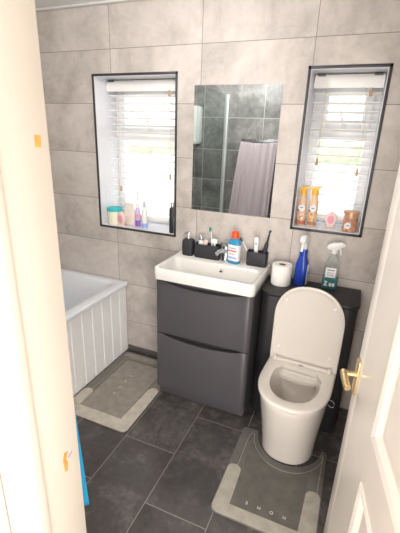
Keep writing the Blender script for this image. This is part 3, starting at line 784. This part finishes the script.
# ------------------------------------------------------------------ on the right sill
ZR = W2[2] + .0065
def aerosol(x, y, label):
    t = thing('aerosol_can', label, 'aerosol can', (x, y, ZR), 0, 'aerosol cans on the toilet window sill')
    b = MB(); b.lathe('tan', [(.022, 0), (.0245, .003), (.0245, .125), (.023, .14), (.0175, .17), (.0165, .178)], seg=30); b.build('can', t)
    b = MB()
    b.lathe('brown', [(.0248, .006), (.0248, .026)], seg=30, cap=False)
    for k in range(14):
        a = random.uniform(-2.6, -.4); z = random.uniform(.016, .07); rr = random.uniform(.004, .009)
        b.lathe(random.choice(['brown', 'red', 'whitep', 'amber']), [(rr, 0), (rr*.8, .0007), (.0005, .0008)], seg=10, mat=Matrix.Rotation(a + PI/2, 4, 'Z') @ Matrix.Translation((0, -.0247, z)) @ Matrix.Rotation(PI/2, 4, 'X'))
    b.lathe('darkbrown', [(.008, 0), (.0075, .0012), (.0005, .0014)], seg=16, mat=Matrix.Rotation(-.75, 4, 'Z') @ Matrix.Translation((0, -.0247, .087)) @ Matrix.Rotation(PI/2, 4, 'X'))
    b.lathe('label', [(.019, 0), (.0185, .003), (.0005, .0034)], seg=24, mat=Matrix.Translation((0, -.0235, .1)) @ Matrix.Rotation(PI/2, 4, 'X'))
    b.box('greyp', -.009, .009, -.0277, -.0269, .099, .104)
    b.build('label', t)
    b = MB(); b.lathe('amber', [(.0185, .174), (.019, .177), (.0175, .2), (.0165, .205)], seg=24)
    b.prism('amber', [(-.024, .202), (-.02, .196), (.0, .198), (.016, .2), (.03, .218), (.028, .224), (.0, .216), (-.023, .21)], -.013, .013, .003, mat=XZ(0)); b.build('spray_cap', t)
aerosol(1.222, .075, 'tan aerosol can with amber cap nearest the left edge of the toilet window')
aerosol(1.283, .085, 'tan aerosol can with amber cap standing second from the left on the sill')
t = thing('air_freshener', 'round pale pink freshener in the middle of the toilet window sill', 'air freshener', (1.386, .088, ZR))
b = MB(); b.lathe('pinkpale', [(.028, -.012), (.033, -.008), (.034, .006), (.03, .011), (.001, .0125)], sx=.92, sy=1.22, seg=32, mat=Matrix.Translation((0, 0, .046)) @ Matrix.Rotation(PI/2, 4, 'X')); b.box('pinkpale', -.024, .024, -.014, .014, 0, .012, .003); b.build('shell', t)
b = MB(); b.lathe('pink', [(.021, .0118), (.02, .0145), (.001, .015)], sx=.9, sy=1.2, seg=28, mat=Matrix.Translation((0, 0, .046)) @ Matrix.Rotation(PI/2, 4, 'X')); b.build('gel_window', t)
t = thing('jar_candle', 'brown glass jar candle with a copper lid at the right end of the sill', 'candle', (1.490, .05, ZR))
b = MB(); b.lathe('jar', [(.034, 0), (.038, .004), (.0385, .06), (.035, .068), (.033, .074)], seg=32); b.build('jar', t)
b = MB(); b.lathe('copper', [(.0345, .074), (.037, .075), (.0375, .096), (.042, .097), (.042, .108), (.039, .111), (.001, .112)], seg=32); b.build('lid', t)
b = MB(); b.lathe('label', [(.018, 0), (.017, .003), (.0005, .0032)], seg=24, mat=Matrix.Rotation(-.1, 4, 'Z') @ Matrix.Translation((-.008, -.037, .034)) @ Matrix.Rotation(PI/2, 4, 'X'))
b.lathe('amber', [(.008, 0), (.0075, .0014), (.0005, .0015)], seg=16, mat=Matrix.Rotation(-.7, 4, 'Z') @ Matrix.Translation((0, -.0382, .014)) @ Matrix.Rotation(PI/2, 4, 'X')); b.box('greyp', -.018, .0, -.0409, -.0399, .033, .038); b.build('label', t)

# ------------------------------------------------------------------ floor mats
t = thing('bath_mat', 'grey bath mat with a beige border lying along the bath panel', 'bath mat', (.29, -.405, 0))
MX0, MX1, MY0, MY1 = .066 - .29, .525 - .29, -.752 + .405, -.045 + .405
b = MB()
b.prism('matdark', rrect(MX0, MX1, MY0, MY1, .035), .0005, .006, .0015)
# dry border: near edge, right edge and a patch at the near left
b.prism('matlight', [(MX0 + .004, MY0 + .03), (MX0 + .012, MY0 + .008), (MX0 + .03, MY0 + .003), (MX1 - .03, MY0 + .003), (MX1 - .01, MY0 + .01), (MX1 - .003, MY0 + .03), (MX1 - .003, .02), (MX1 - .01, .05), (MX1 - .03, .065), (MX1 - .06, .06), (MX1 - .075, .03), (MX1 - .085, MY0 + .085), (MX0 + .004, MY0 + .085)], .0060, .0064)
b.prism('matlight', rrect(MX0 + .004, MX0 + .075, MY0 + .08, MY0 + .235, .02, 5, (.002, .002, .03, .03)), .0060, .0064)
b.prism('matg', rrect(MX0 + .078, MX1 - .085, MY0 + .085, MY1 - .10, .012), .0062, .0068)
b.prism('matg', rrect(MX0 + .02, MX1 - .02, MY1 - .06, MY1 - .015, .015), .0060, .0063)
pl = rrect(MX0 + .055, MX1 - .06, MY0 + .3, MY1 - .075, .02); 
b.tube('line', [(x, y, .0064) for x, y in [(MX0 + .055, MY0 + .2), (MX0 + .055, MY1 - .10), (MX0 + .065, MY1 - .08), (MX0 + .085, MY1 - .072), (MX1 - .08, MY1 - .072), (MX1 - .06, MY1 - .085), (MX1 - .055, MY1 - .11), (MX1 - .055, .06)]], .0014, 6)
b.build('mat', t)
lettering('HOME', .024, t, (-.018, .010, .0070), (0, .065), (0, 0, PI/2), 'letter')

RX, RY = 1.345, -.69
t = thing('toilet_rug', 'dark grey contour rug with a curved cutout in front of the toilet', 'rug', (RX, RY, 0))
def contour(ins, y1, cutr, cy, r=.03):
    """rug outline: rectangle with a bite for the toilet foot at the far edge"""
    x0, x1, y0 = 1.112 + ins - RX, 1.572 - ins - RX, -.972 + ins - RY
    yt = y1 - RY - ins
    pts = []
    for k in range(6):
        a = PI + .5*PI*k/5; pts.append((x0 + r + r*math.cos(a), y0 + r + r*math.sin(a)))
    for k in range(6):
        a = 1.5*PI + .5*PI*k/5; pts.append((x1 - r + r*math.cos(a), y0 + r + r*math.sin(a)))
    q = .02
    for k in range(5):
        a = .5*PI*k/4; pts.append((x1 - q + q*math.cos(a), yt - q + q*math.sin(a)))
    cx = TX - RX
    hw = cutr
    pts.append((min(cx + hw + .004, x1 - q - .004), yt))
    for k in range(0, 17):
        a = -PI*k/16
        pts.append((cx + hw*math.cos(a), min(yt - .002, cy - RY + (cutr*1.02)*math.sin(a)*1.0)))
    pts.append((max(cx - hw - .004, x0 + q + .004), yt))
    for k in range(5):
        a = .5*PI + .5*PI*k/4; pts.append((x0 + q + q*math.cos(a), yt - q + q*math.sin(a)))
    return pts
b = MB()
b.prism('rugm', contour(0, -.415, .172, -.412), .0005, .006, .0012)
# worn light border: near edge and the lower ends of both sides
X0, X1, Y0 = 1.115 - RX, 1.569 - RX, -.969 - RY
b.prism('rugl', [(X0 + .001, Y0 + .03), (X0 + .01, Y0 + .008), (X0 + .03, Y0 + .001), (X1 - .03, Y0 + .001), (X1 - .01, Y0 + .008), (X1 - .001, Y0 + .03), (X1 - .001, -.02), (X1 - .012, .0), (X1 - .035, .006), (X1 - .056, .0), (X1 - .068, -.02), (X1 - .075, Y0 + .062), (X0 + .075, Y0 + .062), (X0 + .068, -.02), (X0 + .056, -.005), (X0 + .035, .003), (X0 + .012, -.003), (X0 + .001, -.02)], .0060, .0064)
pp_ = contour(.02, -.44, .185, -.405)
inner_poly = [(1.188 - RX, -.908 - RY), (1.492 - RX, -.908 - RY), (1.505 - RX, -.52 - RY)]
for k in range(1, 14):
    a = -PI*k/14; inner_poly.append((TX - RX + .17*math.cos(a)*.8, -.49 - RY + .16*math.sin(a)))
inner_poly.append((1.185 - RX, -.52 - RY))
b.prism('rugd', inner_poly, .0062, .0068)
ln = []
ln.append((X0 + .045, 0.0)); ln.append((X0 + .045, .18)); ln.append((X0 + .047, .225)); ln.append((X0 + .06, .245)); ln.append((X0 + .075, .235))
for k in range(1, 16):
    a = PI + PI*k/16; ln.append((TX - RX + .19*math.cos(a), -.425 - RY + .205*math.sin(a)))
ln += [(X1 - .03, .235), (X1 - .022, .248), (X1 - .016, .24), (X1 - .014, .2), (X1 - .02, 0.0)]
b.tube('line', [(x, y, .0063) for x, y in ln], .0012, 6)
b.build('rug', t)
lettering('HOME', .021, t, (0.0, -.871 - RY, .0072), (-.057, 0), (0, 0, PI), 'letter')

# ------------------------------------------------------------------ towels on the door wall
hk = thing('towel_hook_rail', 'chrome hook rail holding the lilac towel, reflected in the mirror', 'hook rail', (.56, -1.5995, 1.545))
b = MB(); b.box('chrome', -.19, .42, 0, .006, -.014, .014, .002); b.build('back_plate', hk)
for hx in (-.155, -.06, .04, .15, .355):
    b = MB(); b.tube('chrome', [(hx, .006, 0), (hx, .03, -.004), (hx, .04, .008), (hx, .042, .022)], .005, 8); b.build('hook', hk)
def towel(name, label, m, x0t, x1t, x0b, x1b, zt, zb, yb, folds, amp, ph, bulge=0., nz=60, nx=90, sag=.0):
    b = MB(); t = bmesh.new(); V = []
    cx, cz = (x0t + x1t)/2, zt
    for k in range(nz + 1):
        v = k/nz; row = []
        for i in range(nx + 1):
            u = i/nx
            a0 = x0t + (x0b - x0t)*(v**.8); a1 = x1t + (x1b - x1t)*(v**.8)
            x = a0 + (a1 - a0)*u + .006*math.sin(folds*u*2*PI*1.3 + ph*2)*v
            z = zt + (zb - zt)*v - sag*math.sin(PI*u)*(1 - v) - .008*math.sin(7*u + ph)*v
            yy = yb + amp*(.5 + .5*math.sin(folds*2*PI*u + ph + 1.6*math.sin(5*u + ph) + .5*v*math.sin(9*u)))*(.55 + .45*v) + bulge*v + .35*amp*math.sin(11*u + 2*v + ph)*v
            row.append(t.verts.new((x - cx, yy + 1.6, z - cz)))
        V.append(row)
    for k in range(nz):
        for i in range(nx):
            t.faces.new((V[k][i], V[k][i+1], V[k+1][i+1], V[k+1][i]))
    b._take(t, m)
    o = b.build(name, None, (cx, -1.6, cz), angle=180)
    sd = o.modifiers.new('thick', 'SOLIDIFY'); sd.thickness = .006; sd.offset = 0
    return tag(o, label, 'towel')
towel('hanging_towel', 'lilac grey towel hanging in folds, reflected in the mirror above the basin', 'lilac', 0.385, .735, .29, .705, 1.535, .62, -1.572, 6, .035, .4, .02, sag=.012)
towel('hanging_towel', 'turquoise blue towel hanging beside the door frame at the left', 'blue', .85, .932, .72, .92, 1.535, .575, -1.572, 3, .03, 1.1, .03, nx=50)

# ------------------------------------------------------------------ outside
slab('ground', 'paving', -8, 10, WT + .02, 14, -.4, -.3)
slab('added_white_backing', 'render', -8, 10, 4.0, 4.2, -.3, 1.22)  # added white backing to brighten the lower panes, no known garden wall
def hedge(x, y, w_, d_, h0, seed, label):
    rnd = random.Random(seed); b = MB()
    t = bmesh.new()
    bmesh.ops.create_cube(t, size=1); bmesh.ops.subdivide_edges(t, edges=t.edges[:], cuts=12, use_grid_fill=True)
    for v in t.verts:
        n = v.co.normalized()
        v.co = Vector((v.co.x*w_, v.co.y*d_, (v.co.z + .5)*h0)) + Vector((rnd.uniform(-1, 1)*.06, rnd.uniform(-1, 1)*.06, rnd.uniform(-1, 1)*.05 if v.co.z > -.45 else 0))
    b._take(t, 'leaf'); o = b.build('garden_hedge', None, (x, y, -.3), angle=180)
    return tag(o, label, 'hedge', 'hedges beyond the windows')
hedge(-2.6, 4.7, 4.6, .6, 1.80, 3, 'glare-paled green hedge seen through the blind of the larger window')
hedge(1.9, 4.7, 3.8, .6, 1.83, 4, 'glare-paled green hedge seen through the blind of the smaller window')

# ------------------------------------------------------------------ light
wd = bpy.data.worlds.new('World'); bpy.context.scene.world = wd; wd.use_nodes = True
bg = wd.node_tree.nodes['Background']; bg.inputs[0].default_value = (.93, .97, 1, 1); bg.inputs[1].default_value = 2.3

def area(name, loc, rot, size, power, col, shape='DISK'):
    l = bpy.data.lights.new(name, 'AREA'); l.energy = power; l.color = col; l.shape = shape; l.size = size
    o = bpy.data.objects.new(name, l); C.objects.link(o); o.location = loc; o.rotation_euler = rot
    return o
l = bpy.data.lights.new('bathroom_ceiling_lamp', 'POINT'); l.energy = 17; l.color = (1, .995, .98); l.shadow_soft_size = .11
o = bpy.data.objects.new('bathroom_ceiling_lamp', l); C.objects.link(o); o.location = (.5, -1.0, 2.13)
def hall_fill(name, loc, rz, w, h, power):          # added fill light in the hallway, no glazed doors there
    o = area(name, loc, (PI/2, 0, rz), w, power, (1, 1, 1), 'RECTANGLE'); o.data.size_y = h
hall_fill('hall_side_fill', (2.3, -2.75, 1.05), .65, .9, 1.8, 48)
hall_fill('hall_end_fill', (1.5, HB + .05, 1.05), .05, .9, 1.8, 32)

# ------------------------------------------------------------------ camera
yaw, pit, rol = 0.38764143342821966, 0.341492576031749, 0.03573537534601165
f_px = 371.31569
cy, sy, cp, sp_, cr, sr = math.cos(yaw), math.sin(yaw), math.cos(pit), math.sin(pit), math.cos(rol), math.sin(rol)
d = Vector((-sy*cp, cy*cp, -sp_)); r = Vector((cy, sy, 0)); u = r.cross(d)
r2 = cr*r + sr*u; u2 = -sr*r + cr*u
cam = bpy.data.cameras.new('Camera'); co = bpy.data.objects.new('Camera', cam); C.objects.link(co)
mw = Matrix((r2, u2, -d)).transposed().to_4x4(); mw.translation = (1.494979, -2.113738, 1.5844)
co.matrix_world = mw
cam.sensor_fit = 'VERTICAL'; cam.sensor_height = 36; cam.sensor_width = 27; cam.lens = 36*f_px/533; cam.clip_start = .02
sc = bpy.context.scene
sc.camera = co
sc.view_settings.view_transform = 'Standard'; sc.view_settings.look = 'None'
sc.view_settings.exposure = 0.4; sc.view_settings.gamma = 1.0
try: sc.view_settings.use_curve_mapping = False
except Exception: pass
sc.cycles.use_denoising = True
sc.cycles.max_bounces = 10; sc.cycles.transparent_max_bounces = 16
